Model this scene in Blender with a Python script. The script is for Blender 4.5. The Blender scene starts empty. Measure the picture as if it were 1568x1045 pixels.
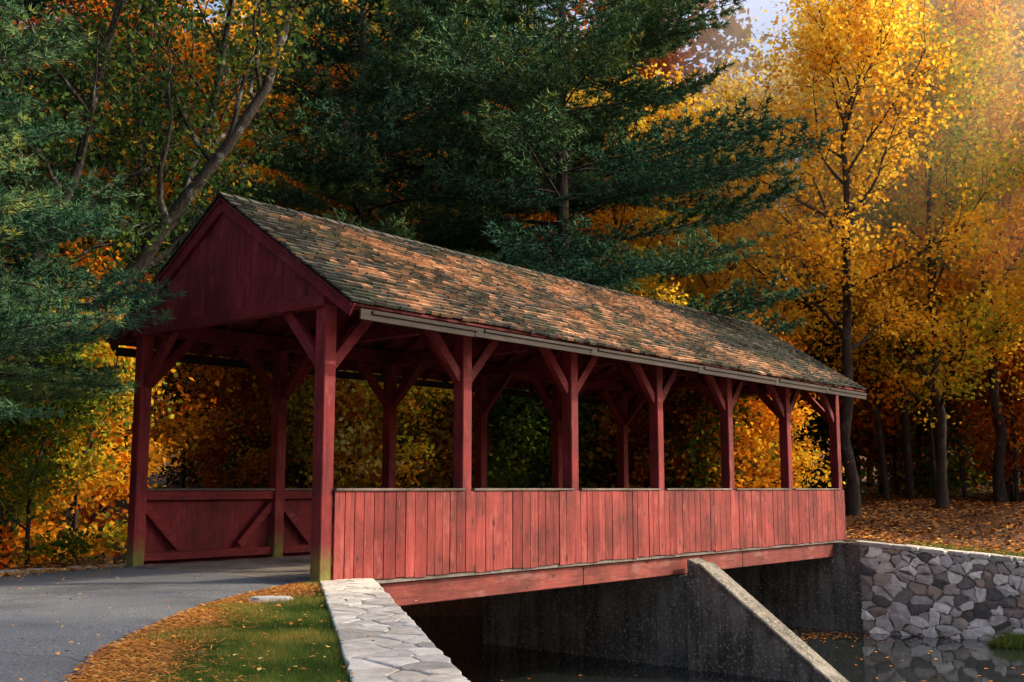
import bpy, math, numpy as np
from mathutils import Vector, Matrix
rad=math.radians
scene=bpy.context.scene
COL=scene.collection

# ------------------------------------------------------------ node helpers
def newmat(name):
    m=bpy.data.materials.new(name); m.use_nodes=True
    nt=m.node_tree; nt.nodes.clear()
    return m,nt,nt.nodes,nt.links
def ramp(N,stops,interp='LINEAR'):
    r=N.new('ShaderNodeValToRGB'); cr=r.color_ramp; cr.interpolation=interp
    while len(cr.elements)<len(stops): cr.elements.new(0.5)
    for e,(p,c) in zip(cr.elements,stops):
        e.position=p; e.color=(c[0],c[1],c[2],1)
    return r
def noise(N,L,vec,scale,detail=4,rough=0.55,mapscale=None):
    if mapscale is not None:
        mp=N.new('ShaderNodeMapping'); mp.inputs['Scale'].default_value=mapscale
        L.new(vec,mp.inputs['Vector']); vec=mp.outputs[0]
    n=N.new('ShaderNodeTexNoise'); n.inputs['Scale'].default_value=scale
    n.inputs['Detail'].default_value=detail; n.inputs['Roughness'].default_value=rough
    L.new(vec,n.inputs['Vector']); return n.outputs['Fac']
def mixc(N,L,fac,a,b,mode='MIX'):
    m=N.new('ShaderNodeMix'); m.data_type='RGBA'; m.blend_type=mode
    for s,i in ((fac,0),(a,6),(b,7)):
        if hasattr(s,'links'): L.new(s,m.inputs[i])
        elif i==0: m.inputs[0].default_value=s
        else: m.inputs[i].default_value=(s[0],s[1],s[2],1)
    return m.outputs[2]
def mth(N,L,op,a,b=0.0,clamp=False):
    m=N.new('ShaderNodeMath'); m.operation=op; m.use_clamp=clamp
    for i,s in enumerate((a,b)):
        if hasattr(s,'links'): L.new(s,m.inputs[i])
        else: m.inputs[i].default_value=s
    return m.outputs[0]
def attr(N,name='tint'):
    a=N.new('ShaderNodeAttribute'); a.attribute_name=name; return a.outputs['Fac']
def finish(N,L,color,rough=0.8,bump=None,bstr=0.4,bdist=0.02,spec=0.3):
    b=N.new('ShaderNodeBsdfPrincipled'); o=N.new('ShaderNodeOutputMaterial')
    if hasattr(color,'links'): L.new(color,b.inputs['Base Color'])
    else: b.inputs['Base Color'].default_value=(*color,1)
    if hasattr(rough,'links'): L.new(rough,b.inputs['Roughness'])
    else: b.inputs['Roughness'].default_value=rough
    b.inputs['Specular IOR Level'].default_value=spec
    if bump is not None:
        bp=N.new('ShaderNodeBump'); bp.inputs['Strength'].default_value=bstr
        bp.inputs['Distance'].default_value=bdist
        L.new(bump,bp.inputs['Height']); L.new(bp.outputs[0],b.inputs['Normal'])
    L.new(b.outputs[0],o.inputs[0]); return b
def texco(N,kind='Object'):
    return N.new('ShaderNodeTexCoord').outputs[kind]

def mat_leaf(name,stops,trans=0.45,objvar=0.25,transgain=1.35):
    m,nt,N,L=newmat(name)
    oi=N.new('ShaderNodeObjectInfo').outputs['Random']
    t=mth(N,L,'ADD',attr(N),mth(N,L,'MULTIPLY',mth(N,L,'SUBTRACT',oi,0.5),objvar),True)
    r=ramp(N,stops); L.new(t,r.inputs[0])
    d=N.new('ShaderNodeBsdfDiffuse'); L.new(r.outputs[0],d.inputs[0])
    o=N.new('ShaderNodeOutputMaterial')
    if trans<=0: L.new(d.outputs[0],o.inputs[0]); return m
    tr=N.new('ShaderNodeBsdfTranslucent')
    g=mixc(N,L,1.0,r.outputs[0],(transgain,transgain*0.95,transgain*0.7),'MULTIPLY')
    L.new(g,tr.inputs[0])
    mx=N.new('ShaderNodeMixShader'); mx.inputs[0].default_value=trans
    L.new(d.outputs[0],mx.inputs[1]); L.new(tr.outputs[0],mx.inputs[2])
    L.new(mx.outputs[0],o.inputs[0]); return m

def mat_wood(name,base,fade,dark,worn=(0.30,0.27,0.25),wornamt=0.62,vert=True,moss=False):
    m,nt,N,L=newmat(name)
    co=texco(N)
    ms=(14,14,0.9) if vert else (0.9,14,14)
    g=noise(N,L,co,1.6,6,0.65,ms)
    big=noise(N,L,co,1.1,5,0.65)
    fine=noise(N,L,co,5.0,5,0.7,ms)
    t=attr(N)
    c=mixc(N,L,t,base,fade)
    rg=ramp(N,[(0.36,(0,0,0)),(0.60,(1,1,1))]); L.new(g,rg.inputs[0])
    c=mixc(N,L,rg.outputs[0],mixc(N,L,0.6,c,dark),c)
    rb=ramp(N,[(0.35,(0.42,0.42,0.42)),(0.68,(1.12,1.12,1.12))]); L.new(big,rb.inputs[0])
    c=mixc(N,L,1.0,c,rb.outputs[0],'MULTIPLY')
    # patches where the paint has weathered through
    pt=noise(N,L,co,2.3,5,0.7,(1.6,1.6,0.6) if vert else (0.6,1.6,1.6))
    rp=ramp(N,[(0.55,(0,0,0)),(0.66,(0.5,0.5,0.5))]); L.new(pt,rp.inputs[0])
    c=mixc(N,L,rp.outputs[0],c,mixc(N,L,0.35,fade,worn))
    rw=ramp(N,[(wornamt,(0,0,0)),(wornamt+0.12,(0.75,0.75,0.75))]); L.new(fine,rw.inputs[0])
    c=mixc(N,L,rw.outputs[0],c,worn)
    mp=N.new('ShaderNodeMapping'); mp.inputs['Scale'].default_value=(5,5,2.2) if vert else (2.2,5,5)
    L.new(co,mp.inputs[0])
    vo=N.new('ShaderNodeTexVoronoi'); vo.inputs['Scale'].default_value=0.9; L.new(mp.outputs[0],vo.inputs['Vector'])
    rk=ramp(N,[(0.09,(0.85,0.85,0.85)),(0.14,(0,0,0))]); L.new(vo.outputs['Distance'],rk.inputs[0])
    c=mixc(N,L,rk.outputs[0],c,(0.035,0.012,0.012))
    if moss:
        sp=N.new('ShaderNodeSeparateXYZ'); L.new(co,sp.inputs[0])
        z=mth(N,L,'SUBTRACT',0.50,sp.outputs['Z'])
        z=mth(N,L,'MULTIPLY',z,2.6,True)
        n2=noise(N,L,co,7,4)
        z=mth(N,L,'MULTIPLY',z,mth(N,L,'MULTIPLY',n2,2.2,True),True)
        c=mixc(N,L,z,c,mixc(N,L,n2,(0.04,0.05,0.012),(0.24,0.21,0.05)))
    finish(N,L,c,0.72,fine,0.35,0.01,0.25); return m

# ------------------------------------------------------------ mesh helpers
def np_mesh(name,verts,nper,tint=None,mat=None,smooth=False):
    n=len(verts); nf=n//nper
    me=bpy.data.meshes.new(name)
    me.vertices.add(n); me.vertices.foreach_set('co',np.asarray(verts,dtype=np.float32).ravel())
    me.loops.add(n); me.loops.foreach_set('vertex_index',np.arange(n,dtype=np.int32))
    me.polygons.add(nf)
    me.polygons.foreach_set('loop_start',np.arange(0,n,nper,dtype=np.int32))
    me.polygons.foreach_set('loop_total',np.full(nf,nper,dtype=np.int32))
    me.update(calc_edges=True)
    if tint is not None:
        a=me.attributes.new('tint','FLOAT','FACE'); a.data.foreach_set('value',np.asarray(tint,dtype=np.float32))
    if mat: me.materials.append(mat)
    return me
class MB:
    def __init__(s): s.v=[];s.f=[];s.t=[]
    def add(s,vs,fs,t=0.5):
        o=len(s.v); s.v+= [tuple(v) for v in vs]
        for f in fs: s.f.append(tuple(i+o for i in f)); s.t.append(t)
    def box(s,x0,x1,y0,y1,z0,z1,t=0.5):
        s.add([(x0,y0,z0),(x1,y0,z0),(x1,y1,z0),(x0,y1,z0),(x0,y0,z1),(x1,y0,z1),(x1,y1,z1),(x0,y1,z1)],
              [(0,3,2,1),(4,5,6,7),(0,1,5,4),(1,2,6,5),(2,3,7,6),(3,0,4,7)],t)
    def beam(s,p0,p1,w,h,side,t=0.5):
        p0=Vector(p0);p1=Vector(p1);d=(p1-p0).normalized();sd=Vector(side).normalized()
        up=d.cross(sd).normalized()
        vs=[]
        for p in (p0,p1):
            for a,b in((-1,-1),(1,-1),(1,1),(-1,1)):
                vs.append(p+sd*(a*w/2)+up*(b*h/2))
        s.add(vs,[(0,1,2,3),(7,6,5,4),(0,4,5,1),(1,5,6,2),(2,6,7,3),(3,7,4,0)],t)
    def prism(s,poly,axis,a0,a1,t=0.5):
        n=len(poly)
        def mk(p,a):
            return (a,p[0],p[1]) if axis=='x' else ((p[0],a,p[1]) if axis=='y' else (p[0],p[1],a))
        vs=[mk(p,a0) for p in poly]+[mk(p,a1) for p in poly]
        fs=[tuple(range(n)),tuple(range(2*n-1,n-1,-1))]+[(i,(i+1)%n,n+(i+1)%n,n+i)[::-1] for i in range(n)]
        s.add(vs,fs,t)
    def tube(s,pts,rs,n=6,t=0.5):
        pts=[Vector(p) for p in pts]; o=len(s.v); m=len(pts)
        for i,p in enumerate(pts):
            d=(pts[min(i+1,m-1)]-pts[max(i-1,0)]).normalized()
            a=d.cross(Vector((0.31,0.95,0.05))); 
            if a.length<0.1: a=d.cross(Vector((1,0,0)))
            a.normalize(); b=d.cross(a)
            for k in range(n):
                an=2*math.pi*k/n
                s.v.append(tuple(p+(a*math.cos(an)+b*math.sin(an))*rs[i]))
        for i in range(m-1):
            for k in range(n):
                s.f.append((o+i*n+k,o+i*n+(k+1)%n,o+(i+1)*n+(k+1)%n,o+(i+1)*n+k)); s.t.append(t)
    def mesh(s,name,mat=None,recalc=True,smooth=False):
        me=bpy.data.meshes.new(name); me.from_pydata(s.v,[],s.f); 
        a=me.attributes.new('tint','FLOAT','FACE'); a.data.foreach_set('value',np.array(s.t,dtype=np.float32))
        if recalc:
            import bmesh
            bm=bmesh.new(); bm.from_mesh(me); bmesh.ops.recalc_face_normals(bm,faces=bm.faces); bm.to_mesh(me); bm.free()
        if smooth: me.polygons.foreach_set('use_smooth',[True]*len(me.polygons))
        if mat: me.materials.append(mat)
        me.update(); return me
def obj(name,data,parent=None,loc=None,rotz=None,scale=None,mat=None,bevel=0):
    o=bpy.data.objects.new(name,data); COL.objects.link(o)
    if parent: o.parent=parent
    if loc is not None: o.location=loc
    if rotz is not None: o.rotation_euler=(0,0,rotz)
    if scale is not None: o.scale=(scale,)*3 if not hasattr(scale,'__len__') else scale
    if mat: 
        if len(data.materials)==0: data.materials.append(mat)
        else:
            o.material_slots[0].link='OBJECT'; o.material_slots[0].material=mat
    if bevel:
        b=o.modifiers.new('bevel','BEVEL'); b.width=bevel; b.segments=1; b.limit_method='ANGLE'
    return o

# ------------------------------------------------------------ palette
M_post=mat_wood('red_paint_post',(0.18,0.012,0.017),(0.26,0.023,0.028),(0.07,0.008,0.010),moss=True,wornamt=0.61,worn=(0.34,0.14,0.12))  # posts, frame, gable: the siding's paint with shade put into a darker tone
M_frame=mat_wood('red_paint_frame',(0.15,0.010,0.014),(0.22,0.017,0.022),(0.06,0.007,0.008),vert=False,wornamt=0.70,worn=(0.26,0.10,0.09))
M_side=mat_wood('red_paint_faded',(0.20,0.023,0.022),(0.35,0.060,0.053),(0.075,0.010,0.010),worn=(0.38,0.17,0.15),wornamt=0.60)
M_gable=mat_wood('red_paint_gable',(0.16,0.010,0.015),(0.26,0.021,0.027),(0.055,0.008,0.009),wornamt=0.68,worn=(0.26,0.085,0.085))
M_beam=mat_wood('red_beam',(0.18,0.030,0.027),(0.25,0.054,0.044),(0.08,0.018,0.016),vert=False,wornamt=0.61)
M_greyw=mat_wood('weathered_wood',(0.10,0.075,0.065),(0.19,0.15,0.13),(0.035,0.03,0.03),worn=(0.32,0.30,0.28),wornamt=0.62,vert=False)
M_fascia=mat_wood('fascia_wood',(0.022,0.016,0.015),(0.045,0.032,0.029),(0.010,0.008,0.008),worn=(0.10,0.08,0.07),wornamt=0.66,vert=False)
M_deck=mat_wood('deck_wood',(0.20,0.18,0.165),(0.30,0.27,0.25),(0.10,0.09,0.08),worn=(0.4,0.38,0.36),wornamt=0.6)

def mat_shingle():
    m,nt,N,L=newmat('cedar_shingle'); co=texco(N)
    t=attr(N)
    r=ramp(N,[(0.0,(0.022,0.028,0.026)),(0.3,(0.060,0.063,0.055)),(0.5,(0.11,0.09,0.07)),(0.74,(0.27,0.145,0.082)),(1.0,(0.48,0.27,0.155))]); L.new(t,r.inputs[0])  # upper orange stops: reddish cedar with sunlight put into the colour
    g=noise(N,L,co,3,5,0.65,(20,2.5,2.5))
    rg=ramp(N,[(0.3,(0.5,0.5,0.5)),(0.7,(1.2,1.2,1.2))]); L.new(g,rg.inputs[0])
    c=mixc(N,L,1.0,r.outputs[0],rg.outputs[0],'MULTIPLY')
    mo=noise(N,L,co,1.3,5,0.6); rm=ramp(N,[(0.52,(0,0,0)),(0.66,(0.62,0.62,0.62))]); L.new(mo,rm.inputs[0])
    c=mixc(N,L,rm.outputs[0],c,(0.05,0.065,0.035))
    finish(N,L,c,0.85,g,0.5,0.01,0.2); return m
M_shingle=mat_shingle()
def mat_stone(name,stops,warm=(0.13,0.11,0.08),lo=0.5):
    m,nt,N,L=newmat(name); co=texco(N); t=attr(N)
    r=ramp(N,stops); L.new(t,r.inputs[0])
    n=noise(N,L,co,9,7,0.7); n2=noise(N,L,co,1.9,5,0.65); n3=noise(N,L,co,4.5,5,0.7)
    rr=ramp(N,[(0.28,(lo,lo,lo)),(0.72,(1.25,1.25,1.25))]); L.new(n,rr.inputs[0])
    c=mixc(N,L,1.0,r.outputs[0],rr.outputs[0],'MULTIPLY')
    rs=ramp(N,[(0.53,(0,0,0)),(0.68,(0.6,0.6,0.6))]); L.new(n2,rs.inputs[0])
    c=mixc(N,L,rs.outputs[0],c,warm)
    r3=ramp(N,[(0.57,(0,0,0)),(0.66,(0.5,0.5,0.5))]); L.new(n3,r3.inputs[0])
    c=mixc(N,L,r3.outputs[0],c,mixc(N,L,0.5,c,(0.05,0.045,0.04)))
    finish(N,L,c,0.85,n,0.8,0.03,0.25); return m
M_cap=mat_stone('flagstone',[(0,(0.26,0.25,0.23)),(0.5,(0.42,0.40,0.37)),(1,(0.56,0.54,0.50))],(0.30,0.26,0.20),0.65)
M_rub=mat_stone('rubble_stone',[(0,(0.10,0.10,0.10)),(0.22,(0.25,0.23,0.22)),(0.42,(0.42,0.33,0.26)),(0.55,(0.46,0.44,0.42)),(1,(0.92,0.89,0.83))],(0.22,0.17,0.11),0.6)
M_mortar=mat_stone('mortar',[(0,(0.20,0.19,0.175)),(1,(0.27,0.255,0.23))])
def mat_conc():
    m,nt,N,L=newmat('old_concrete'); co=texco(N)
    n=noise(N,L,co,0.8,6,0.65); s=noise(N,L,co,1.4,5,0.6,(4,4,0.5)); f=noise(N,L,co,22,4,0.7)
    r=ramp(N,[(0.3,(0.05,0.05,0.046)),(0.5,(0.13,0.125,0.11)),(0.72,(0.27,0.255,0.23))]); L.new(n,r.inputs[0])
    rs=ramp(N,[(0.35,(0.4,0.4,0.38)),(0.6,(1,1,1))]); L.new(s,rs.inputs[0])
    c=mixc(N,L,1.0,r.outputs[0],rs.outputs[0],'MULTIPLY')
    rf=ramp(N,[(0.56,(0,0,0)),(0.62,(0.9,0.9,0.9))]); L.new(f,rf.inputs[0])
    c=mixc(N,L,rf.outputs[0],c,(0.34,0.31,0.26))
    st=ramp(N,[(0.64,(0,0,0)),(0.73,(0.8,0.8,0.8))]); L.new(s,st.inputs[0])
    c=mixc(N,L,st.outputs[0],c,(0.18,0.08,0.03))
    finish(N,L,c,0.85,f,0.5,0.02); return m
M_conc=mat_conc()
def mat_asphalt():
    m,nt,N,L=newmat('asphalt'); co=texco(N)
    f=noise(N,L,co,55,3,0.8); b=noise(N,L,co,0.7,4); b2=noise(N,L,co,5,5,0.7)
    r=ramp(N,[(0.38,(0.05,0.058,0.070)),(0.62,(0.18,0.195,0.215))]); L.new(f,r.inputs[0])
    rb=ramp(N,[(0.3,(0.75,0.75,0.75)),(0.7,(1.2,1.2,1.2))]); L.new(b,rb.inputs[0])
    c=mixc(N,L,1.0,r.outputs[0],rb.outputs[0],'MULTIPLY')
    rr=ramp(N,[(0.62,(0,0,0)),(0.75,(0.3,0.3,0.3))]); L.new(b2,rr.inputs[0])
    c=mixc(N,L,rr.outputs[0],c,(0.2,0.14,0.09))
    vo=N.new('ShaderNodeTexVoronoi'); vo.feature='DISTANCE_TO_EDGE'; vo.inputs['Scale'].default_value=0.42
    dn=N.new('ShaderNodeTexNoise'); dn.inputs['Scale'].default_value=2.5; dn.inputs['Detail'].default_value=5; L.new(co,dn.inputs['Vector'])
    mv=N.new('ShaderNodeMix'); mv.data_type='VECTOR'; mv.inputs[0].default_value=.28; L.new(co,mv.inputs[4]); L.new(dn.outputs['Color'],mv.inputs[5]); L.new(mv.outputs[1],vo.inputs['Vector'])
    rc=ramp(N,[(0.0,(0.7,0.7,0.7)),(0.006,(0,0,0))]); L.new(vo.outputs['Distance'],rc.inputs[0])
    c=mixc(N,L,rc.outputs[0],c,(0.03,0.03,0.032))
    finish(N,L,c,0.9,f,0.8,0.02); return m
M_asph=mat_asphalt()
def mat_ground():
    m,nt,N,L=newmat('forest_floor'); co=texco(N)
    f=noise(N,L,co,14,5,0.75); b=noise(N,L,co,0.35,4)
    r=ramp(N,[(0.3,(0.03,0.02,0.010)),(0.5,(0.10,0.045,0.018)),(0.62,(0.20,0.08,0.026)),(0.75,(0.30,0.13,0.04))]); L.new(f,r.inputs[0])
    rb=ramp(N,[(0.45,(0,0,0)),(0.65,(0.5,0.5,0.5))]); L.new(b,rb.inputs[0])
    c=mixc(N,L,rb.outputs[0],r.outputs[0],(0.045,0.038,0.015))
    finish(N,L,c,0.95,f,0.8,0.05); return m
M_ground=mat_ground()
def mat_water():
    m,nt,N,L=newmat('pond_water'); co=texco(N)
    n=noise(N,L,co,2.2,3,0.5,(1,2.2,1))
    b=finish(N,L,(0.012,0.016,0.016),0.015,n,0.04,0.03,1.0); b.inputs['IOR'].default_value=1.7; return m
M_water=mat_water()
def mat_bark(name,a,b,c3):
    m,nt,N,L=newmat(name); co=texco(N)
    n=noise(N,L,co,3,6,0.7,(5,5,1.2)); l=noise(N,L,co,2.6,5,0.65)
    r=ramp(N,[(0.3,a),(0.65,b)]); L.new(n,r.inputs[0])
    rl=ramp(N,[(0.54,(0,0,0)),(0.62,(0.8,0.8,0.8))]); L.new(l,rl.inputs[0])
    c=mixc(N,L,rl.outputs[0],r.outputs[0],c3)
    finish(N,L,c,0.9,n,1.0,0.05,0.2); return m
M_bark=mat_bark('dark_bark',(0.015,0.012,0.010),(0.06,0.046,0.038),(0.08,0.078,0.06))
M_bark2=mat_bark('lichen_bark',(0.010,0.009,0.008),(0.045,0.038,0.033),(0.19,0.20,0.18))

L_orange=mat_leaf('leaf_orange',[(0,(0.30,0.07,0.012)),(0.3,(0.58,0.19,0.018)),(0.6,(0.72,0.33,0.025)),(0.85,(0.74,0.45,0.035)),(1,(0.42,0.36,0.03))],0.5)
L_gold=mat_leaf('leaf_gold',[(0,(0.60,0.24,0.02)),(0.3,(0.76,0.43,0.035)),(0.65,(0.82,0.60,0.08)),(1,(0.42,0.44,0.06))],0.55)
L_pale=mat_leaf('leaf_pale_gold',[(0,(0.78,0.42,0.05)),(0.4,(0.86,0.62,0.12)),(0.75,(0.90,0.78,0.26)),(1,(0.66,0.70,0.18))],0.6,0.25,1.15)  # paler than the other gold leaves: low-sun glow painted into the colour
L_green=mat_leaf('leaf_green',[(0,(0.03,0.06,0.016)),(0.5,(0.08,0.14,0.025)),(0.8,(0.24,0.26,0.025)),(1,(0.55,0.38,0.03))],0.45)
L_dark=mat_leaf('leaf_dark_green',[(0,(0.016,0.036,0.014)),(0.5,(0.035,0.075,0.022)),(0.85,(0.08,0.12,0.02)),(1,(0.36,0.20,0.02))],0.25)
L_rust=mat_leaf('leaf_rust',[(0,(0.20,0.03,0.012)),(0.45,(0.42,0.09,0.018)),(0.8,(0.58,0.22,0.025)),(1,(0.36,0.30,0.03))],0.45)
L_mixed=mat_leaf('leaf_mixed',[(0,(0.05,0.09,0.016)),(0.3,(0.18,0.22,0.025)),(0.5,(0.52,0.43,0.035)),(0.75,(0.66,0.31,0.025)),(1,(0.50,0.12,0.02))],0.45)
L_gg=mat_leaf('leaf_green_orange',[(0,(0.08,0.15,0.03)),(0.3,(0.20,0.26,0.035)),(0.55,(0.48,0.40,0.04)),(0.8,(0.70,0.42,0.035)),(1,(0.62,0.20,0.02))],0.45)
L_pine=mat_leaf('pine_needles',[(0,(0.022,0.062,0.042)),(0.5,(0.055,0.135,0.074)),(0.85,(0.12,0.22,0.09)),(1,(0.28,0.29,0.07))],0.0,0.1)
L_grass=mat_leaf('grass_blade',[(0,(0.03,0.06,0.017)),(0.5,(0.08,0.14,0.032)),(0.82,(0.20,0.21,0.05)),(1,(0.40,0.29,0.08))],0.35,0.0)
L_litter=mat_leaf('litter',[(0,(0.12,0.045,0.018)),(0.4,(0.36,0.13,0.035)),(0.75,(0.58,0.27,0.06)),(1,(0.62,0.42,0.14))],0.0,0.0)

# ------------------------------------------------------------ covered bridge (local: x along, y across, z up)
ANG=rad(49.8); P0=Vector((-2.46,14.12,0))
bridge=obj('covered_bridge',None,loc=P0,rotz=ANG)
rng=np.random.default_rng(5)
LEN=16.0; W=4.41; BAY=LEN/6; NP=7
PZ=1.89/2.92; ZR=5.45; ZE=3.56; OV=0.72
posts=MB()
for i in range(NP):
    for y in (0,W):
        x=i*BAY
        posts.box(x-.1,x+.1,y-.1,y+.1,(-.05 if i in(0,) else -.06),3.62,rng.uniform(.2,.9))
obj('posts',posts.mesh('posts',M_post),bridge,bevel=.012)
br=MB()
for i in range(NP):
    x=i*BAY
    for y,s in((0,1),(W,-1)):
        for sg in(-1,1):
            if (i==0 and sg<0) or (i==NP-1 and sg>0): continue
            br.beam((x+sg*.09,y,2.83),(x+sg*.83,y,3.64),.11,.15,(0,1,0),rng.uniform(.2,.9))
        br.beam((x,y+s*.09,2.83),(x,y+s*.83,3.64),.11,.15,(1,0,0),rng.uniform(.2,.9))
    br.box(x-.08,x+.08,.13,W-.13,3.60,3.78,.3)
for y in(0,W): br.box(-.09,LEN+.09,y-.09,y+.09,3.625,3.86,.4)
for k in range(27):
    x=.3+k*.6
    if x>LEN: break
    for s in(0,1):
        y0=(-OV+.06) if s==0 else W+OV-.06
        br.beam((x,y0,ZE-.1+.04),(x,W/2,ZR-.16),.06,.12,(1,0,0),.2)
obj('braces_and_frame',br.mesh('braces_and_frame',M_frame),bridge,bevel=.008)
def siding(y0,y1,name,flip=False):
    s=MB(); x=.103
    while x<LEN+.1:
        w=rng.uniform(.14,.25); x1=min(x+w,LEN+.12)
        dy=rng.uniform(-.005,.005)
        s.box(x+.003,x1-.004-rng.uniform(0,.005),y0+dy,y1+dy,-.01+rng.uniform(-.02,.012),1.165,float(np.clip(rng.normal(.5,.36),0,1)))
        x=x1
        if x1>=LEN+.12: break
    return obj(name,s.mesh(name,M_side if not flip else M_gable),bridge,bevel=.003)
siding(-.132,-.106,'front_siding'); siding(W+.106,W+.132,'back_siding',True)
back=MB()
back.box(.12,LEN-.1,-.1,-.085,.01,1.15,.2) ; back.box(.12,LEN-.1,W+.085,W+.1,.01,1.15,.2)
obj('siding_backing',back.mesh('siding_backing',M_gable),bridge)
cap=MB(); inner=MB()
for i in range(NP-1):
    x0=i*BAY+.103;x1=(i+1)*BAY-.103
    cap.box(x0,x1,-.155,.09,1.168,1.205,rng.uniform(.4,1))
    cap.box(x0,x1,W-.09,W+.155,1.168,1.205,rng.uniform(.2,.6))
    for y in(.0,W):
        inner.box(x0,x1,y-.05,y+.05,1.02,1.163,rng.uniform(.2,.8))
        inner.box(x0,x1,y-.05,y+.05,.08,.21,rng.uniform(.2,.8))
        inner.beam((x0+.01,y,.93),(x0+.66,y,.26),.07,.13,(0,1,0),.6)
        inner.beam((x1-.01,y,.93),(x1-.66,y,.26),.07,.13,(0,1,0),.6)
obj('rail_cap',cap.mesh('rail_cap',M_greyw),bridge,bevel=.006)
obj('rail_framing',inner.mesh('rail_framing',M_frame),bridge,bevel=.006)
bm_=MB()
for a,b in((.75,5.6),(5.603,11.1),(11.103,16.25)):
    for y in(-.05,W-.1): bm_.box(a,b,y,y+.16,-.40,-.075,rng.uniform(.2,.9))
obj('floor_beam',bm_.mesh('floor_beam',M_beam),bridge,bevel=.012)
dk=MB(); x=-.12
while x<LEN+.1:
    dk.box(x,x+.192,.0-.03,W+.03,-.068,.0+rng.uniform(-.003,.004)+.02,rng.uniform(0,1)); x+=.2
dk.box(.4,LEN,-.11,-.085,-.062,-.015,.0)
obj('deck',dk.mesh('deck',M_deck),bridge)
jo=MB()
for y in np.linspace(.7,W-.7,5): jo.box(.8,LEN+.1,y-.06,y+.06,-.36,-.072,.1)
obj('joists',jo.mesh('joists',M_greyw),bridge)
for gx,sx,nm in((-.10,-1,'front_gable'),(LEN+.10,1,'rear_gable')):
    g=MB(); y=-.1
    while y<W+.1:
        w=rng.uniform(.15,.22); y1=min(y+w,W+.1)
        def zt(yy): return ZR-.03-abs(yy-W/2)*PZ-.02
        ya,yb=y+.003,y1-.003
        dx=rng.uniform(-.004,.004)
        pl_=[(ya,3.66),(yb,3.66),(yb,zt(yb))]
        if ya<W/2<yb: pl_.append((W/2,zt(W/2)))
        pl_.append((ya,zt(ya)))
        g.prism(pl_,'x',gx+sx*(.0)+dx,gx+sx*.026+dx,float(np.clip(rng.normal(.45,.4),0,1)))
        y=y1
    obj(nm,g.mesh(nm,M_gable),bridge,bevel=.003)
    t=MB()
    t.box(*sorted((gx+sx*.03,gx+sx*.06)),-.11,W+.11,3.58,3.74,.6)
    for s in(0,1):
        ye=-OV+.02 if s==0 else W+OV-.02
        t.beam((gx+sx*.07,ye,ZE-.10),(gx+sx*.07,W/2,ZR-.115),.035,.17,(1,0,0),.7)
    obj(nm+'_trim',t.mesh(nm+'_trim',M_frame),bridge,bevel=.005)
X0,X1=-.24,LEN+.22
rf=MB()
for s in(0,1):
    ye=-OV if s==0 else W+OV
    pts=[(ye,ZE-.045),(W/2,ZR-.045),(W/2,ZR-.01),(ye,ZE-.01)]
    rf.prism(pts,'x',X0+.02,X1-.02,.1)
obj('roof_sheathing',rf.mesh('roof_sheathing',M_frame),bridge)
sh=MB(); sl=math.hypot(2.925,2.925*PZ); cy=2.925/sl; cz=2.925*PZ/sl
from mathutils import noise as mn
def P3(s,x,d,h):
    y=-OV-.03+d*cy-h*cz; z=ZE-.02+d*cz+h*cy-.035*math.sin(x*math.pi/LEN)**2-.008*math.sin(x*1.9+d)
    if s: y=W-y
    return (x,y,z)
expo=.125; nc=int(sl/expo)+1
for s in(0,1):
    for c in range(nc):
        d0=c*expo; x=X0-rng.uniform(0,.1)
        while x<X1:
            w=rng.uniform(.10,.26); a=max(x,X0); b=min(x+w,X1); x+=w
            if b-a<.02: continue
            h0=.055+rng.uniform(0,.022); j=rng.uniform(-.018,.018)+.012*math.sin(a*.9)
            dt=min(d0+expo*1.3,sl-.0)
            lo=d0+j
            n=mn.noise(Vector((a*.45,d0*1.0,s*9.)))+.5*mn.noise(Vector((a*1.6,d0*2.2,s*9.+3)))
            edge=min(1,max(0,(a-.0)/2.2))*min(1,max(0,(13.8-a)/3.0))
            ti=.18+.44*edge+.5*n+rng.normal(0,.22)-.1*(d0<.25)-.12*(d0>sl-.3)  # paints sunlit patches along mid-roof, duller towards both ends
            g=.004
            v=[P3(s,a+g,lo,h0-.045),P3(s,b-g,lo,h0-.045),P3(s,b-g,lo,h0),P3(s,a+g,lo,h0+rng.uniform(-.004,.004)),P3(s,b-g,dt,.026),P3(s,a+g,dt,.026)]
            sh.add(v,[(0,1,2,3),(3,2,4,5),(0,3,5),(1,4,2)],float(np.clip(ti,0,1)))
x=X0
while x<X1:
    x2=min(x+.25,X1)
    ti=float(np.clip(rng.normal(.25,.15),0,1)); u=.02+rng.uniform(0,.01); dz=-.035*math.sin(x*math.pi/LEN)**2
    for s in(-1,1):
        yy=W/2+s*.14
        sh.add([(x,W/2,ZR+.045+u+dz),(x2,W/2,ZR+.045+.01+dz),(x2,yy,ZR-.14*PZ+.045+.01+dz),(x,yy,ZR-.14*PZ+.045+u+dz)],[(0,1,2,3)],ti)
    x=x2
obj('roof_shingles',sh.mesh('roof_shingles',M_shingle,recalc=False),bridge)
fa=MB()
xs=[-.08,2.1,4.9,8.3,11.4,13.9,LEN+.2]
for a,b in zip(xs[:-1],xs[1:]):
    dz=rng.uniform(-.018,.018)
    for s in(0,1):
        y0,y1=(-OV-.035,-OV-.003) if s==0 else (W+OV+.003,W+OV+.035)
        fa.box(a+.004,b-.004,y0,y1,ZE-.22+dz,ZE-.075,rng.uniform(.0,.9))
        y0,y1=(-OV-.055,-OV-.038) if s==0 else (W+OV+.038,W+OV+.055)
        fa.box(a+.2,b+.05 if b<LEN else b,y0,y1,ZE-.135+dz,ZE-.08,rng.uniform(.0,.5))
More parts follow.
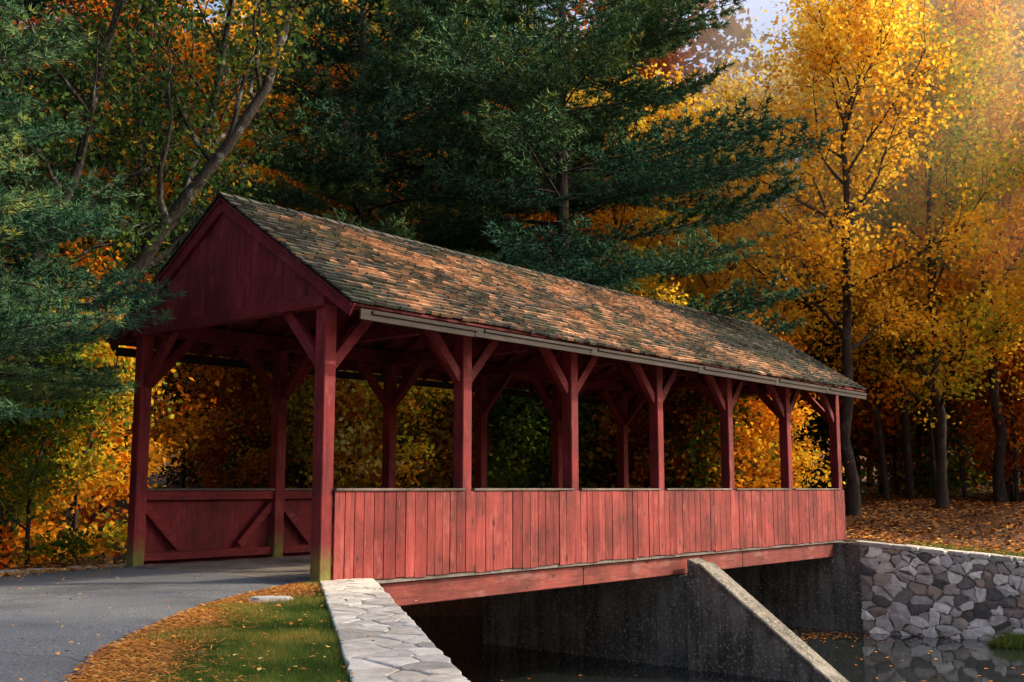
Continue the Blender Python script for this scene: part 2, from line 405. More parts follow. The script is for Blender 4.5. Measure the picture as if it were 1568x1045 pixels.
obj('eave_fascia',fa.mesh('eave_fascia',M_fascia),bridge,bevel=.006)

# ------------------------------------------------------------ pier & abutments
pier=obj('concrete_pier',None,loc=P0,rotz=ANG)
p=MB(); XA,XB=8.62,9.04
p.box(XA,XB,-.22,4.9,-3.2,-.42,.5)
p.prism([(-.223,-3.2),(-3.35,-3.2),(-3.35,-2.3),(-.50,-.20),(-.223,-.10)],'x',XA-.01,XB+.01,.5)
p.box(XA-.10,XA-.012,-.52,-.25,-3.2,-.46,.5)
obj('pier_wall',p.mesh('pier_wall',M_conc),pier,bevel=.02)
cp=MB()
cp.beam((8.83,-.48,-.185),(8.83,-3.45,-2.373),XB-XA+.12,.07,(1,0,0),.8)
obj('pier_coping',cp.mesh('pier_coping',M_conc),pier,bevel=.02)
ab=MB()
ab.box(.2,.85,-.14,7,-3.2,-.42,.5)
abut=obj('near_abutment',ab.mesh('near_abutment',M_conc),loc=P0,rotz=ANG,bevel=.02)

# ------------------------------------------------------------ terrain
A=np.array((-1.77,14.1)); dN=np.array((.1993,-.98)); dN/=np.linalg.norm(dN)
C=np.array((8.1,25.6)); dF=np.array((.888,-.459)); dF/=np.linalg.norm(dF)
bb=np.array((-.7638,.6455))
poly=[A,A+dN*7,A+dN*16,A+dN*30,(12,-30),(9.5,-4),(9.5,6),(11.5,14),C+dF*11,C+dF*9,C,C+bb*6,(-3.5,28.6),(-11,35),(-30,48),(-34,44),(-13,31),(-7.6,22),A+bb*7]
poly=np.array([tuple(q) for q in poly])
def inside(px,py,poly):
    r=np.zeros(px.shape,bool); n=len(poly)
    for i in range(n):
        x1,y1=poly[i];x2,y2=poly[(i+1)%n]
        c=((y1>py)!=(y2>py))&(px<(x2-x1)*(py-y1)/((y2-y1) if abs(y2-y1)>1e-9 else 1e-9)+x1)
        r^=c
    return r
def sdist(px,py,poly):
    d=np.full(px.shape,1e9); n=len(poly)
    for i in range(n):
        a=poly[i];b=poly[(i+1)%n];ab_=b-a;l2=(ab_**2).sum()
        t=np.clip(((px-a[0])*ab_[0]+(py-a[1])*ab_[1])/l2,0,1)
        d=np.minimum(d,np.hypot(px-a[0]-t*ab_[0],py-a[1]-t*ab_[1]))
    return np.where(inside(px,py,poly),-d,d)
def ss(x): x=np.clip(x,0,1); return x*x*(3-2*x)
def height(x,y):
    x=np.asarray(x,float);y=np.asarray(y,float)
    base=-.035+0*x
    base+= .5*ss((y-27)/9)+1.0*ss((y-34)/28)
    r=np.hypot(x,y); base+=14*ss((r-66)/90)
    base-= .085*np.clip(((x-C[0])*dF[0]+(y-C[1])*dF[1]),0,12)*(1-ss((y-27+.5*(x-10))/6))*(x>7)
    nz=np.sin(x*1.3+1)*np.sin(y*1.1+2)*.06+np.sin(x*.37+y*.21)*.12+np.sin(x*3.1+y*2.3)*.02
    base+=nz*ss((y-27)/6)
    left=ss((-7.4-x)/3); base-=left*.5*(1-ss((y-22)/6))
    sd=sdist(x,y,poly)
    k=ss((sd-.12)/.25)
    h=-3.1+(base+3.1)*k
    m=-1.95-.9*np.clip(((x-11.3)/2.6)**2+((y-23.35)/.75)**2,0,3)+.05*np.sin(x*5)
    h=np.where(sd<0,np.maximum(h,np.where(m>-3,m,-3.1)),h)
    return h
def axis(f0,f1,st,lo,hi):
    a=list(np.arange(f0,f1,st)); s=st
    while a[-1]<hi: s*=1.13; a.append(a[-1]+s)
    s=st
    while a[0]>lo: s*=1.13; a.insert(0,a[0]-s)
    return np.array(a)
gx=axis(-10,24,.2,-400,400); gy=axis(-3,38,.2,-300,500)
XX,YY=np.meshgrid(gx,gy); ZZ=height(XX,YY)
nx,ny=len(gx),len(gy)
vv=np.stack([XX,YY,ZZ],-1).reshape(-1,3)
idx=np.arange(nx*ny).reshape(ny,nx)
q=np.stack([idx[:-1,:-1],idx[:-1,1:],idx[1:,1:],idx[1:,:-1]],-1).reshape(-1,4)
me=bpy.data.meshes.new('ground'); me.vertices.add(len(vv)); me.vertices.foreach_set('co',vv.astype(np.float32).ravel())
me.loops.add(q.size); me.loops.foreach_set('vertex_index',q.astype(np.int32).ravel())
me.polygons.add(len(q)); me.polygons.foreach_set('loop_start',np.arange(0,q.size,4,dtype=np.int32)); me.polygons.foreach_set('loop_total',np.full(len(q),4,dtype=np.int32))
me.update(calc_edges=True); me.polygons.foreach_set('use_smooth',np.ones(len(q),bool)); me.materials.append(M_ground)
obj('ground',me)
wm=MB(); wm.add([(-60,-60,-2.1),(120,-60,-2.1),(120,70,-2.1),(-60,70,-2.1)],[(0,1,2,3)])
obj('pond_water',wm.mesh('pond_water',M_water,recalc=False))
RR=[(-2.62,14.0),(-2.85,13.3),(-3.0,12.5),(-3.12,11.4),(-3.13,10.5),(-3.08,9.4),(-2.98,8.2),(-2.7,7.0),(-2.35,5.5),(-2.1,3.),(-2.0,-4.)]
RL=[(-5.95,17.05),(-6.35,16.5),(-6.75,15.8),(-7.1,14.9),(-7.4,13.5),(-7.6,12),(-7.7,10.3),(-7.6,8.4),(-7.4,6.),(-7.2,3.),(-7.1,-4.)]
def resamp(pl,n):
    pl=np.array(pl,float); 
    d=np.r_[0,np.cumsum(np.linalg.norm(np.diff(pl,axis=0),axis=1))]; t=np.linspace(0,d[-1],n)
    return np.stack([np.interp(t,d,pl[:,k]) for k in range(pl.shape[1])],-1)
rr=resamp(RR,90); rl=resamp(RL,90)
jr=np.random.default_rng(3)
rr[2:]+=np.cumsum(jr.normal(0,.02,(88,2)),0)*.25+jr.normal(0,.018,(88,2))
rm=MB(); vs=[];fs=[]
K=8
for i in range(90):
    for k in range(K+1):
        f=k/K; q2=rr[i]*(1-f)+rl[i]*f
        vs.append((q2[0],q2[1],.004+.02*math.sin(math.pi*f)-(.03 if k==0 else 0)))
for i in range(89):
    for k in range(K): a=i*(K+1)+k; fs.append((a,a+1,a+K+2,a+K+1))
rm.add(vs,fs); obj('asphalt_path',rm.mesh('asphalt_path',M_asph,smooth=True))

# ------------------------------------------------------------ stone work
def clip(poly,n,c):
    out=[]
    for i in range(len(poly)):
        a=poly[i];b=poly[(i+1)%len(poly)]; da=a@n-c; db=b@n-c
        if da<=0: out.append(a)
        if da*db<0: out.append(a+(b-a)*(da/(da-db)))
    return out
def stones(domain,npts,seed,tf,gap,hmin,hmax,tm,ts,aspect=1.0,mb=None,tilt=.03,jit=.012,rnd=.18,spread=(.6,1.15)):
    r=np.random.default_rng(seed); dom=[np.array(p_,float) for p_ in domain]
    D=np.array(dom); lo=D.min(0);hi=D.max(0)
    pts=[]; md=math.sqrt((hi-lo).prod()/npts)*.62; tries=0
    while len(pts)<npts and tries<npts*60:
        p_=r.uniform(lo,hi); tries+=1
        if all(np.hypot((p_[0]-q_[0])/aspect,(p_[1]-q_[1]))>md*r.uniform(*spread) for q_ in pts): pts.append(p_)
    pts=np.array(pts); mb=mb or MB()
    for i,p_ in enumerate(pts):
        pl=dom; w=np.array([1/aspect**2,1]); o=np.argsort(((pts-p_)**2*w).sum(1))[1:22]
        for j in o:
            q_=pts[j]; n=(q_-p_)*w; mid=(q_+p_)/2
            pl=clip(pl,n,mid@n)
            if len(pl)<3: break
        if len(pl)<3: continue
        P_=np.array(pl); c=P_.mean(0); size=np.linalg.norm(P_-c,axis=1).mean()
        if size<gap*1.5: continue
        P_=c+(P_-c)*(1-gap*r.uniform(.6,2.0)/size)
        Q=[]
        for a,b in zip(P_,np.roll(P_,-1,0)): Q+= [a*(1-rnd)+b*rnd+r.normal(0,jit*.5,2),a*.5+b*.5+r.normal(0,jit,2),a*rnd+b*(1-rnd)+r.normal(0,jit*.5,2)]
        Q=np.array(Q); h=r.uniform(hmin,hmax); n=len(Q)
        tl=r.normal(0,tilt,2)
        vs=[tf(a[0],a[1],-.03) for a in Q]+[tf(a[0],a[1],h*.6) for a in Q]
        Q2=c+(Q-c)*(1-min(.35,.012/size+.03))
        vs+=[tf(a[0],a[1],h+ (a-c)@tl) for a in Q2]
        vs.append(tf(c[0],c[1],h*1.05+r.uniform(0,tilt)*.4)); ci=3*n
        fs=[]
        for k in range(n):
            k2=(k+1)%n; fs+=[(k,k2,n+k2,n+k),(n+k,n+k2,2*n+k2,2*n+k),(2*n+k,2*n+k2,ci)]
        mb.add(vs,fs,float(np.clip(r.normal(tm,ts),0,1)))
    return mb
nl=np.array((dN[1],-dN[0])); nl=nl if nl[0]<0 else -nl
nw=obj('stone_retaining_wall',None)
ZN=.02
def tfN(u,v,h): q_=A+dN*u+nl*v; return (q_[0],q_[1],ZN+h)
mbn=stones([(-.35,-.03),(20,-.03),(20,.68),(-.35,.68)],180,11,tfN,.007,.012,.020,.6,.28,1.2,tilt=.008,jit=.008,rnd=.10,spread=(.45,1.15))
obj('flagstone_cap',mbn.mesh('flagstone_cap',M_cap,recalc=True),nw)
wb=MB()
def wallbox(mb,O,d,n,u0,u1,v0,v1,zb,z0,z1):
    vs=[]
    for (u,v,z) in ((u0,v0,zb),(u1,v0,zb),(u1,v1,zb),(u0,v1,zb),(u0,v0,z0),(u1,v0,z1),(u1,v1,z1),(u0,v1,z0)):
        q_=O+d*u+n*v; vs.append((q_[0],q_[1],z))
    mb.add(vs,[(0,3,2,1),(4,5,6,7),(0,1,5,4),(1,2,6,5),(2,3,7,6),(3,0,4,7)],.5)
wallbox(wb,A,dN,nl,-.4,20,0,.66,-3.2,ZN+.008,ZN+.008)
obj('wall_core',wb.mesh('wall_core',M_mortar),nw)
nf=np.array((-dF[1],dF[0])); 
if nf[1]<0: nf=-nf
fw=obj('rubble_stone_wall',None)
def topz(u): return .0-.086*u
def tfF(u,v,h): q_=C+dF*u-nf*h; return (q_[0],q_[1],v)
mbf=stones([(0,-2.35),(9,-2.35),(9,topz(9)-.09),(0,topz(0)-.09)],320,29,tfF,.010,.015,.06,.58,.36,1.35,jit=.024,rnd=.10,tilt=.08,spread=(.2,1.35))
obj('rubble_face',mbf.mesh('rubble_face',M_rub),fw)
wc=MB(); wallbox(wc,C,dF,nf,0,9,.0,.55,-3.2,topz(0)-.085,topz(9)-.085)
obj('wall_core_far',wc.mesh('wall_core_far',M_mortar),fw)
def tfFc(u,v,h): q_=C+dF*u+nf*v; return (q_[0],q_[1],topz(u)-.075+h)
mbc=stones([(-.1,-.08),(9,-.08),(9,.58),(-.1,.58)],34,31,tfFc,.012,.04,.07,.7,.25,1.5,tilt=.015)
obj('capstones',mbc.mesh('capstones',M_cap),fw)
fa2=MB(); wallbox(fa2,C,bb,np.array((.6455,.7638)),-.06,8,.0,.7,-3.2,-.06,-.06)
obj('far_abutment',fa2.mesh('far_abutment',M_conc),bevel=.02)
def rock(name,loc,sx,sy,sz,seed,mat=M_cap):
    import bmesh
    bm=bmesh.new(); bmesh.ops.create_icosphere(bm,subdivisions=3,radius=1)
    for v in bm.verts:
        n=mn.noise(v.co*1.3+Vector((seed,0,0)))*.35+mn.noise(v.co*3+Vector((seed,5,0)))*.1
        v.co*=1+n; v.co.z=max(-.6,min(.55,v.co.z)); v.co=Vector((v.co.x*sx,v.co.y*sy,v.co.z*sz))
    me=bpy.data.meshes.new(name); bm.to_mesh(me); bm.free()
    a=me.attributes.new('tint','FLOAT','FACE'); a.data.foreach_set('value',[.6]*len(me.polygons))
    me.materials.append(mat); return obj(name,me,loc=loc)
rock('flat_rock',(-2.62,11.85,-.01),.24,.19,.10,1)
for i,(x,y) in enumerate([(-6.2,17.2),(-6.6,16.9),(-6.95,16.4),(-6.0,17.6),(-7.3,16.0)]):
    rock('verge_rock',(x,y,-.06),.28,.2,.14,i*3+4,M_rub)

# ------------------------------------------------------------ foliage
def unit(v): return v/np.maximum(np.linalg.norm(v,axis=-1,keepdims=True),1e-9)
def leafverts(c,size,r,flat=.35):
    n=len(c); a=unit(r.normal(size=(n,3))); 
    nrm=unit(r.normal(size=(n,3))*(1,1,1)+np.array((0,0,flat*2)))
    s=unit(np.cross(nrm,a)); a=np.cross(s,nrm)
    sz=(size*r.uniform(.6,1.25,n))[:,None]
    v=np.stack([c-a*sz*.5, c+s*sz*.38+nrm*sz*.10, c+a*sz*.5, c-s*sz*.38+nrm*sz*.10],1)
    return v.reshape(-1,3)
def interp(P_,t):
    k=t*(len(P_)-1); i=min(int(k),len(P_)-2); f=k-i; return P_[i]*(1-f)+P_[i+1]*f
def tree_tpl(name,seed,trunk,r0,ls,nl_,ll,sub,per,sig,leaf,el=(15,50),up=.05):
    r=np.random.default_rng(seed); T=resamp(trunk,14); T[1:-1]+=r.normal(0,r0*.35,(12,3))*(1,1,0)
    mb=MB(); mb.tube(T,[r0*(1-.86*i/13)*(1.35 if i==0 else 1) for i in range(14)],9)
    cs=[];ct=[]
    for i in range(nl_):
        g=(i+r.uniform(0,.8))/nl_; f=min(.985,ls+(1-ls)*g); p_=interp(T,f)
        az=i*2.4+r.normal()*.3; prof=math.sqrt(max(.08,1-((g-.32)/.78)**2))
        Lb=ll*prof*r.uniform(.7,1.15); e=rad(r.uniform(*el))+g*.55
        d=np.array((math.cos(az)*math.cos(e),math.sin(az)*math.cos(e),math.sin(e)))
        pts=[p_]
        for k in range(7):
            d=unit(d+r.normal(0,.13,3)+(0,0,up)); pts.append(pts[-1]+d*Lb/7)
        pts=np.array(pts); rb=r0*(1-.8*f)*.5
        mb.tube(pts,[max(.012,rb*(1-.8*k/7)) for k in range(8)],5)
        bt=r.uniform(.1,.9)
        for j in range(sub):
            t=r.uniform(.22,1.0); q_=interp(pts,t); dd=unit(unit(pts[-1]-pts[0])*.6+r.normal(0,.65,3)*(1,1,.6))
            L2=ll*.34*r.uniform(.5,1.2); P2=[q_]
            for k in range(3): dd=unit(dd+r.normal(0,.2,3)); P2.append(P2[-1]+dd*L2/3)
            mb.tube(P2,[max(.008,rb*.35),.012,.009,.005],4)
            tt=bt*.5+r.uniform(0,1)*.5
            for k in(1,2,3): cs.append(P2[k]+r.normal(0,.1,3)); ct.append(tt+r.normal(0,.06))
    cs=np.array(cs);ct=np.array(ct); n=len(cs)
    c=np.repeat(cs,per,0)+r.normal(size=(n*per,3))*np.array((sig,sig,sig*.6))
    t=np.clip(np.repeat(ct,per)+r.normal(0,.12,n*per),0,1)
    tm=mb.mesh(name+'_wood',M_bark,recalc=False,smooth=True)
    lm=np_mesh(name+'_leaves',leafverts(c,leaf,r),4,t,L_orange)
    return tm,lm
def straight(h,lean=.6,seed=0):
    r=np.random.default_rng(seed); return [(0,0,-.3),(r.normal()*lean*.3,r.normal()*lean*.3,h*.4),(r.normal()*lean,r.normal()*lean,h*.75),(r.normal()*lean,r.normal()*lean,h)]
MAP=[tree_tpl('maple_a',1,straight(15,.7,1),.20,.26,26,5.2,11,24,.36,.165),
     tree_tpl('maple_b',2,straight(17,.8,2),.22,.30,28,5.4,11,24,.38,.165),
     tree_tpl('maple_c',3,straight(13,.8,3),.17,.20,24,4.6,11,26,.34,.165)]
FAR=[tree_tpl('far_a',11,straight(15,.7,1),.2,.22,18,5.0,8,14,.5,.34),
     tree_tpl('far_b',12,straight(17,.8,2),.2,.26,18,5.4,8,14,.5,.34)]
SAP=[tree_tpl('sapling_a',7,straight(4.2,.3,4),.05,.12,16,1.7,7,20,.22,.12),
     tree_tpl('sapling_b',8,straight(3.4,.3,5),.05,.08,16,1.8,7,20,.22,.12)]
def place(name,tpl,x,y,rot,sc,mat,bark=None,parent=None,z=None):
    zz=float(height(x,y)) if z is None else z
    if parent is None:
        e=obj(name,None,loc=(x,y,zz),rotz=rot,scale=sc)
        obj('trunk',tpl[0],e,mat=bark); obj('crown',tpl[1],e,mat=mat)
    else:
        a=obj('trunk',tpl[0],parent,loc=(x,y,zz),rotz=rot,scale=sc,mat=bark); b=obj('crown',tpl[1],parent,loc=(x,y,zz),rotz=rot,scale=sc,mat=mat)
def pine_tpl(name,seed,H,z0,R,dz,nlen,nw,k,step=.23,tstep=.17,nb=5,asc=.12):
    r=np.random.default_rng(seed); mb=MB()
    T=resamp([(0,0,-.3),(r.normal()*.15,r.normal()*.15,H*.5),(0,0,H)],12)
    mb.tube(T,[.28*(H/22)*(1-.92*i/11) for i in range(12)],9)
    TP=[];TD=[];TT=[]; z=z0
    while z<H-.4:
        g=(z-z0)/(H-z0)
        for b in range(nb):
            if r.uniform()<.12: continue
            az=r.uniform(0,2*math.pi); Lb=R*max(.08,(1-g)**.75)*r.uniform(.55,1.1)*(0.75+.25*min(1,g*5))
            e=r.uniform(-.10,.10)+asc+.42*g; d=np.array((math.cos(az)*math.cos(e),math.sin(az)*math.cos(e),math.sin(e)))
            p_=interp(T,z/H)+np.array((0,0,r.uniform(-.12,.12))); pts=[p_]
            for q_ in range(8):
                d=unit(d+r.normal(0,.05,3)+np.array((0,0,-.045 if q_<5 else .07))); pts.append(pts[-1]+d*Lb/8)
            pts=np.array(pts); mb.tube(pts,[max(.008,.05*(1-g*.6)*(1-i/8.5)) for i in range(9)],5)
            bt=r.uniform(.1,.7); s=.22*Lb; sd=1
            while s<Lb:
                t=s/Lb; q0=interp(pts,t); dm=unit(pts[min(8,int(t*8)+1)]-pts[max(0,int(t*8)-1)])
                side=unit(np.cross(dm,(0,0,1)))*sd; sd=-sd
                l=min(1.6,.30*Lb)*(1.15-.75*abs(t-.55)*1.3)*r.uniform(.6,1.15)
                bd=unit(dm*r.uniform(.5,1.0)+side*.85+np.array((0,0,r.uniform(-.03,.14))))
                nt=max(2,int(l/tstep)); f=np.linspace(.15,1,nt)[:,None]
                pp=q0+bd*l*f+np.array((0,0,1))*(.1*l*f**2)+r.normal(0,.05,(nt,3))*(1,1,.7)
                mb.tube([q0,q0+bd*l*.5,pp[-1]],[.012,.009,.005],3)
                TP.append(pp); TD.append(unit(bd+r.normal(0,.25,(nt,3))+(0,0,.25))); TT.append(bt+.25*f[:,0]+r.normal(0,.08,nt))
                s+=step*r.uniform(.6,1.3)*(.6+.4*Lb/R)
            TP.append(pts[-3:]);TD.append(np.repeat(d[None],3,0));TT.append(np.full(3,bt+.2))
        z+=dz*r.uniform(.7,1.3)
    TP=np.concatenate(TP);TD=np.concatenate(TD);TT=np.concatenate(TT); M=len(TP)
    D=unit(TD[:,None]*.6+r.normal(size=(M,k,3))*.6*np.array((1,1,.7))); Ln=nlen*r.uniform(.65,1.1,(M,k,1))
    S=unit(np.cross(D,r.normal(size=(M,k,3))))*nw*.5
    B=TP[:,None]+D*.01; v=np.stack([B-S,B+S,B+D*Ln],2).reshape(-1,3)
    t=np.clip(np.repeat(TT,k)+r.normal(0,.08,M*k),0,1)
    return mb.mesh(name+'_wood',M_bark,recalc=False,smooth=True), np_mesh(name+'_needles',v,3,t,L_pine)
PINE=[pine_tpl('pine_a',41,22,5.6,8.8,.95,.22,.040,13,.19,.15,7),pine_tpl('pine_b',42,20,5.0,6.8,.85,.22,.040,13,.19,.15,6)]
PN=pine_tpl('pine_n',43,12.5,2.6,4.4,.38,.15,.014,22,.17,.10,6)
place('white_pine_tree',PINE[0],1.6,30.0,.4,1.0,L_pine)
place('white_pine_tree',PINE[1],-4.6,31,2.1,1.1,L_pine)
place('white_pine_tree',PINE[0],-1.6,38,3.1,1.2,L_pine)
place('white_pine_tree',PINE[1],-11.6,23.5,4.0,.85,L_pine)
place('pine_tree',PN,-9.2,14.3,.3,1.0,L_pine,M_bark2)
place('pine_tree',PN,-11.2,18.2,2.3,1.15,L_pine,M_bark2)
lt=[([(-10.8,20,-.5),(-9.3,20.5,3.2),(-7.0,21,6.3),(-5.3,21.3,9),(-4.2,21.5,12.5),(-3.8,21.6,16.5)],.22,51),
    ([(-11.5,18.5,-.5),(-10.2,19,3.0),(-8.6,19.5,5.6),(-7.9,20,9),(-7.2,20,14.5)],.17,52),
    ([(-11.4,24,-.5),(-10.0,24,4),(-7.4,24,8),(-6.6,24,12),(-6.9,24,17)],.18,53),
    ([(-9.2,22.0,-.5),(-8.4,22.5,4),(-7.9,22.5,8.4),(-9.2,22.5,15)],.10,54)]
for tr,r0,sd in lt:
    o0=np.array(tr[0]); rel=[tuple(np.array(q_)-o0) for q_ in tr]
    tp=tree_tpl('leaning_tree',sd,rel,r0,.35,18,3.6,9,12,.36,.13,(20,60),.08)
    place('leaning_tree',tp,o0[0],o0[1],0,1,L_dark,M_bark2,z=-.6)
for (x,y,i,rot,sc,m) in [(10.8,34.5,1,0,.95,L_gold),(7.6,40,2,1,1.05,L_gold),(14.8,37.5,2,2,1.15,L_gg),(18.4,41,1,3,1.0,L_orange),
      (20.5,45,2,5,1.3,L_gold),(17.6,31.5,2,1.5,.85,L_gg),(22,36,0,.7,.95,L_orange),(10.0,46,2,2.2,1.2,L_pale),(13.4,45,0,4.2,1.1,L_pale),(15.8,50,0,.2,1.3,L_pale),
      (15.5,12.0,1,.8,1.0,L_gold),(15.5,.8,0,2.8,1.0,L_orange)]:  # two maples added out of frame to shade the road and grass
    place('maple_tree',MAP[i],x,y,rot,sc,m)
for (x,y,i,rot,sc,m) in [(-11.5,30.5,0,.5,1.0,L_orange),(-14.5,27,1,1.5,1.0,L_rust),(-14.5,38,2,2.5,1.3,L_orange),(-6.5,36,1,3.5,1.0,L_orange),
      (-2,44,0,5.5,1.1,L_orange),(4,45,2,.1,1.2,L_gold),(-10,41,0,2.5,1.1,L_gold)]:
    place('maple_tree',MAP[i],x,y,rot,sc,m)
r=np.random.default_rng(77)
mats=[L_mixed,L_orange,L_gold,L_orange,L_mixed,L_rust,L_pale,L_green]
cnt=0;tries=0
while cnt<46 and tries<400:
    tries+=1
    y=r.uniform(28.5,34.5); x=r.uniform(-.38,.235)*y
    if sdist(np.array([x]),np.array([y]),poly)[0]<.35: continue
    place('understory_shrub',SAP[cnt%2],x,y,r.uniform(0,6),r.uniform(.95,1.5),mats[cnt%8]); cnt+=1
for (x,y,sc,m) in [(-8.2,20.6,1.0,L_mixed),(-8.2,18.6,.9,L_green),(-9.4,17.2,.9,L_dark),(-9.0,21.9,1.25,L_orange),(-10.2,19.4,1.1,L_rust),(-8.9,16.0,.65,L_green),(-11,17,1.0,L_dark),(-9.6,23.8,1.3,L_orange),(-10.6,25.4,1.4,L_rust),(-12,21,1.5,L_mixed),(-12.2,27.6,1.5,L_gold)]:
    place('roadside_shrub',SAP[int(x*10)%2],x,y,x*3,sc,m)
df=obj('distant_forest',None)
for i in range(60):
    a=r.uniform(-.65,.65); R_=r.uniform(54,78); x=math.sin(a)*R_*1.05; y=math.cos(a)*R_
    gap=.15<x/y<.31
    if gap and r.uniform()<.65: continue
    right=x/y>.12
    m=L_pale if gap else ([L_orange,L_gold,L_gg,L_rust,L_gold][int(r.integers(5))] if right else [L_green,L_mixed,L_orange,L_gold,L_gold][int(r.integers(5))])
    place('distant_tree',FAR[i%2],x,y,r.uniform(0,6),r.uniform(1.1,1.45) if gap else r.uniform(1.2,1.75),m,parent=df)
for i in range(66):
    a=r.uniform(-.6,.6); R_=r.uniform(46,66); place('understory',SAP[i%2],math.sin(a)*R_,math.cos(a)*R_,r.uniform(0,6),r.uniform(1.5,2.6),[L_green,L_dark,L_rust][i%3],parent=df)
tk=MB()
for i in range(26):
    y=r.uniform(40,64); x=y*r.uniform(.28,.52); z=float(height(x,y)); h=r.uniform(9,15); rr_=r.uniform(.05,.17); dx,dy=r.normal(0,.9,2)
    tk.tube([(x,y,z-.3),(x+dx*.3,y+dy*.3,z+h*.5),(x+dx,y+dy,z+h)],[rr_*1.2,rr_*.8,rr_*.3],7)
obj('trunks',tk.mesh('trunks',M_bark,recalc=False,smooth=True),df)

# ------------------------------------------------------------ grass & litter
def grassmesh(name,pts,z,h,w,r,t):
    n=len(pts); base=np.stack([pts[:,0],pts[:,1],z],-1)
    az=r.uniform(0,2*math.pi,n); s=np.stack([np.cos(az),np.sin(az),0*az],-1)*w*.5
    hh=h*r.uniform(.5,1.3,n); tip=base+np.stack([r.normal(0,.45,n)*hh,r.normal(0,.45,n)*hh,hh],-1)
    v=np.stack([base-s,base+s,tip],1).reshape(-1,3); return np_mesh(name,v,3,np.clip(t,0,1),L_grass)
r=np.random.default_rng(9)
rrp=np.array(RR); gl=[tuple(q_) for q_ in rrp]; 
gp=np.array(gl+[tuple(A+dN*18+nl*.66),tuple(A+dN*-.1+nl*.66)])
pts=r.uniform((-3.4,3),( .6,14.2),(380000,2)); pts=pts[inside(pts[:,0],pts[:,1],gp)]
pn=np.array([mn.noise(Vector((p_[0]*1.4,p_[1]*1.4,0)))+.5*mn.noise(Vector((p_[0]*5,p_[1]*5,3))) for p_ in pts])
xr=np.interp(pts[:,1],rrp[::-1,1],rrp[::-1,0]); edge=pts[:,0]-xr
keep=(r.uniform(size=len(pts))<np.clip((edge-.16+pn*.8)*2.1,0.03,1))
pts=pts[keep];pn=pn[keep]
obj('grass',grassmesh('grass',pts,height(pts[:,0],pts[:,1]),.062*(1+.5*pn),.007,r,.42+pn*.6+r.normal(0,.16,len(pts))))
bp=r.uniform((9.6,22.6),(13.5,24.0),(26000,2)); z=height(bp[:,0],bp[:,1]); k=z>-2.15; bp=bp[k];z=z[k]
obj('bank_grass',grassmesh('bank_grass',bp,z,.20,.014,r,.5+r.normal(0,.2,len(bp))))
bp=r.uniform((8.3,22),(20,28.5),(40000,2)); u=(bp-C)@dF; vv_=(bp-C)@nf; k=(vv_>.5)&(vv_<1.6+r.uniform(-.6,.6,len(bp)))&(u>1); bp=bp[k]
obj('verge_grass',grassmesh('verge_grass',bp,height(bp[:,0],bp[:,1]),.09,.012,r,.5+r.normal(0,.2,len(bp))))
def litter(pts,zs,size,r,tm=.5,ts=.25):
    n=len(pts); c=np.stack([pts[:,0],pts[:,1],zs],-1); return leafverts(c,size,r,3.0),np.clip(r.normal(tm,ts,n),0,1)
V=[];T_=[]
p1=r.uniform((3,25),(34,55),(50000,2)); k=sdist(p1[:,0],p1[:,1],poly)>.7; p1=p1[k]; v,t=litter(p1,height(p1[:,0],p1[:,1])+.03,.14,r,.38); V.append(v);T_.append(t)
p1=r.uniform((-14,12),(-5.2,24),(14000,2)); xl=np.interp(p1[:,1],np.array(RL)[::-1,1],np.array(RL)[::-1,0],left=-7.1,right=-5.5); k=(p1[:,0]<xl+.15)&(sdist(p1[:,0],p1[:,1],poly)>.3); p1=p1[k]; v,t=litter(p1,height(p1[:,0],p1[:,1])+.03,.09,r,.5); V.append(v);T_.append(t)
t0=r.uniform(0,1,4200); e=resamp(RR,400)[(t0*260).astype(int)]; p1=e+np.stack([np.abs(r.normal(0,.24,4200))-.10,r.normal(0,.1,4200)],-1)
v,t=litter(p1,np.full(4200,.012),.045,r,.5); V.append(v);T_.append(t)
p1=r.uniform((-7.3,4),(-1,16),(420,2)); v,t=litter(p1,np.full(420,.035),.04,r,.6); V.append(v);T_.append(t)
p1=r.uniform((-3.2,5.5),(-.7,14),(520,2)); p1=p1[inside(p1[:,0],p1[:,1],gp)]; v,t=litter(p1,r.uniform(.0,.04,len(p1)),.05,r,.5); V.append(v);T_.append(t)
t0=r.uniform(0,1,2600); e=resamp(RL,400)[(t0*200).astype(int)]; p1=e+np.stack([np.abs(r.normal(0,.35,2600))-.3,r.normal(0,.15,2600)],-1)
v,t=litter(p1,np.full(2600,.03),.05,r,.7); V.append(v);T_.append(t)
V=np.concatenate(V);T_=np.concatenate(T_)
obj('fallen_leaves',np_mesh('fallen_leaves',V,4,T_,L_litter))
p1=np.concatenate([r.normal((7.0,25.2),(.8,.5),(260,2)),r.uniform((-1,5),(16,24),(160,2)),r.uniform((5,18),(12,25),(50,2))]); k=sdist(p1[:,0],p1[:,1],poly)<0; p1=p1[k]
n=len(p1); c=np.stack([p1[:,0],p1[:,1],np.full(n,-2.09)],-1); vv2=leafverts(c,.09,r,30.); vv2[:,2]=np.clip(vv2[:,2],-2.097,-2.08)
obj('floating_leaves',np_mesh('floating_leaves',vv2,4,np.clip(r.normal(.5,.2,n),0,1),L_litter))
n=12000; t0=r.uniform(0,1,n); e=resamp(RR,400)[(t0*260).astype(int)]; p1=e+np.stack([np.abs(r.normal(0,.36,n))-.05,r.normal(0,.12,n)],-1)
az=r.uniform(0,6.28,n); d=np.stack([np.cos(az),np.sin(az),r.normal(0,.1,n)],-1)*.055; s=np.stack([-np.sin(az),np.cos(az),0*az],-1)*.003
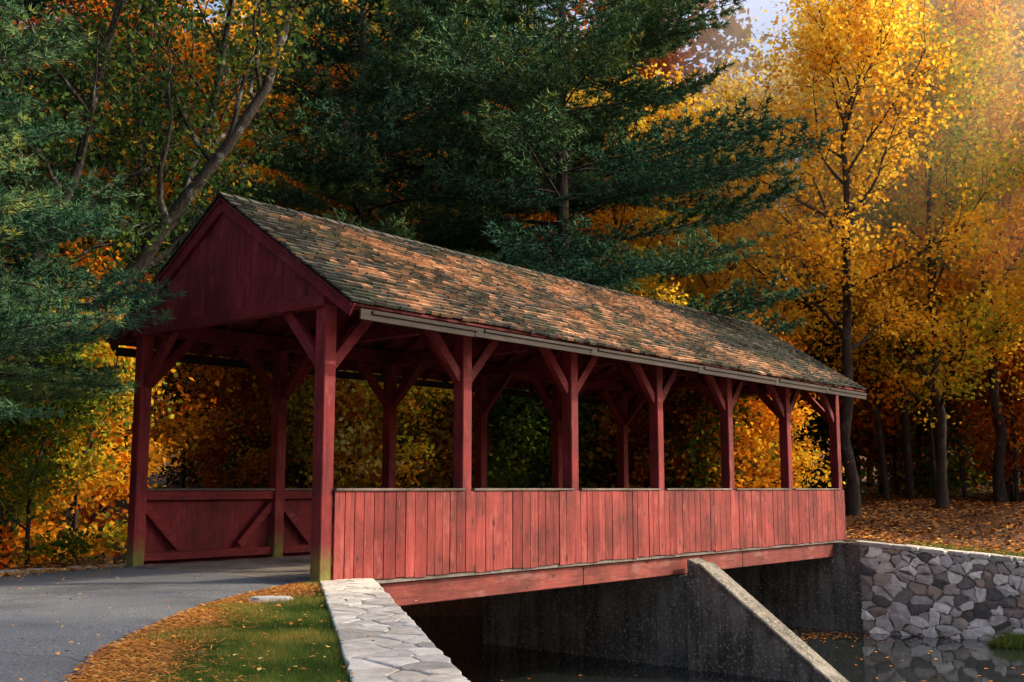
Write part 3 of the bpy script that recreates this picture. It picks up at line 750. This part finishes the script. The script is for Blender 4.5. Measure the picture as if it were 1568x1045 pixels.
c=np.stack([p1[:,0],p1[:,1],r.uniform(.0,.025,n)],-1); v=np.stack([c-d-s,c-d+s,c+d+s,c+d-s],1).reshape(-1,3)
obj('pine_needle_litter',np_mesh('pine_needle_litter',v,4,np.clip(r.normal(.5,.2,n),0,1),L_litter))

# ------------------------------------------------------------ haze hanging in the woods on the right
hm,nt_,N_,L_=newmat('woodland_haze')
vs_=N_.new('ShaderNodeVolumeScatter'); vs_.inputs['Color'].default_value=(1,.84,.55,1); vs_.inputs['Density'].default_value=.022; vs_.inputs['Anisotropy'].default_value=.4
oo=N_.new('ShaderNodeOutputMaterial'); L_.new(vs_.outputs[0],oo.inputs['Volume'])
hb=MB(); hb.add([(7,32,9.0),(34,32,9.5),(50,66,5.5),(6,66,5.5),(9,32,34),(34,32,34),(50,66,34),(9,66,34)],[(0,3,2,1),(4,5,6,7),(0,1,5,4),(1,2,6,5),(2,3,7,6),(3,0,4,7)])
obj('haze',hb.mesh('haze',hm))

# ------------------------------------------------------------ light, sky, camera
AZ,EL=rad(82),rad(35)
sd=Vector((math.sin(AZ)*math.cos(EL),math.cos(AZ)*math.cos(EL),math.sin(EL)))
sl_=bpy.data.lights.new('sun','SUN'); sl_.energy=5.0; sl_.angle=rad(.6); sl_.color=(1,.81,.55)
so=obj('sun',sl_); so.rotation_euler=sd.to_track_quat('Z','Y').to_euler()
w=bpy.data.worlds.new('World'); scene.world=w; w.use_nodes=True; nt=w.node_tree
bg=nt.nodes['Background']; st=nt.nodes.new('ShaderNodeTexSky'); st.sky_type='NISHITA'; st.sun_disc=False
st.sun_elevation=EL; st.sun_rotation=AZ; st.dust_density=7.0; st.air_density=1.0; st.ozone_density=1.0
nt.links.new(st.outputs[0],bg.inputs[0]); bg.inputs[1].default_value=.32
cam=bpy.data.cameras.new('camera'); co=obj('camera',cam); cam.sensor_width=36; cam.lens=1650/1568*36; cam.clip_end=2000
co.location=(0,0,1.2); co.rotation_euler=(rad(90+7.8),0,0); scene.camera=co
scene.view_settings.view_transform='Standard'; scene.view_settings.look='None'; scene.view_settings.exposure=0
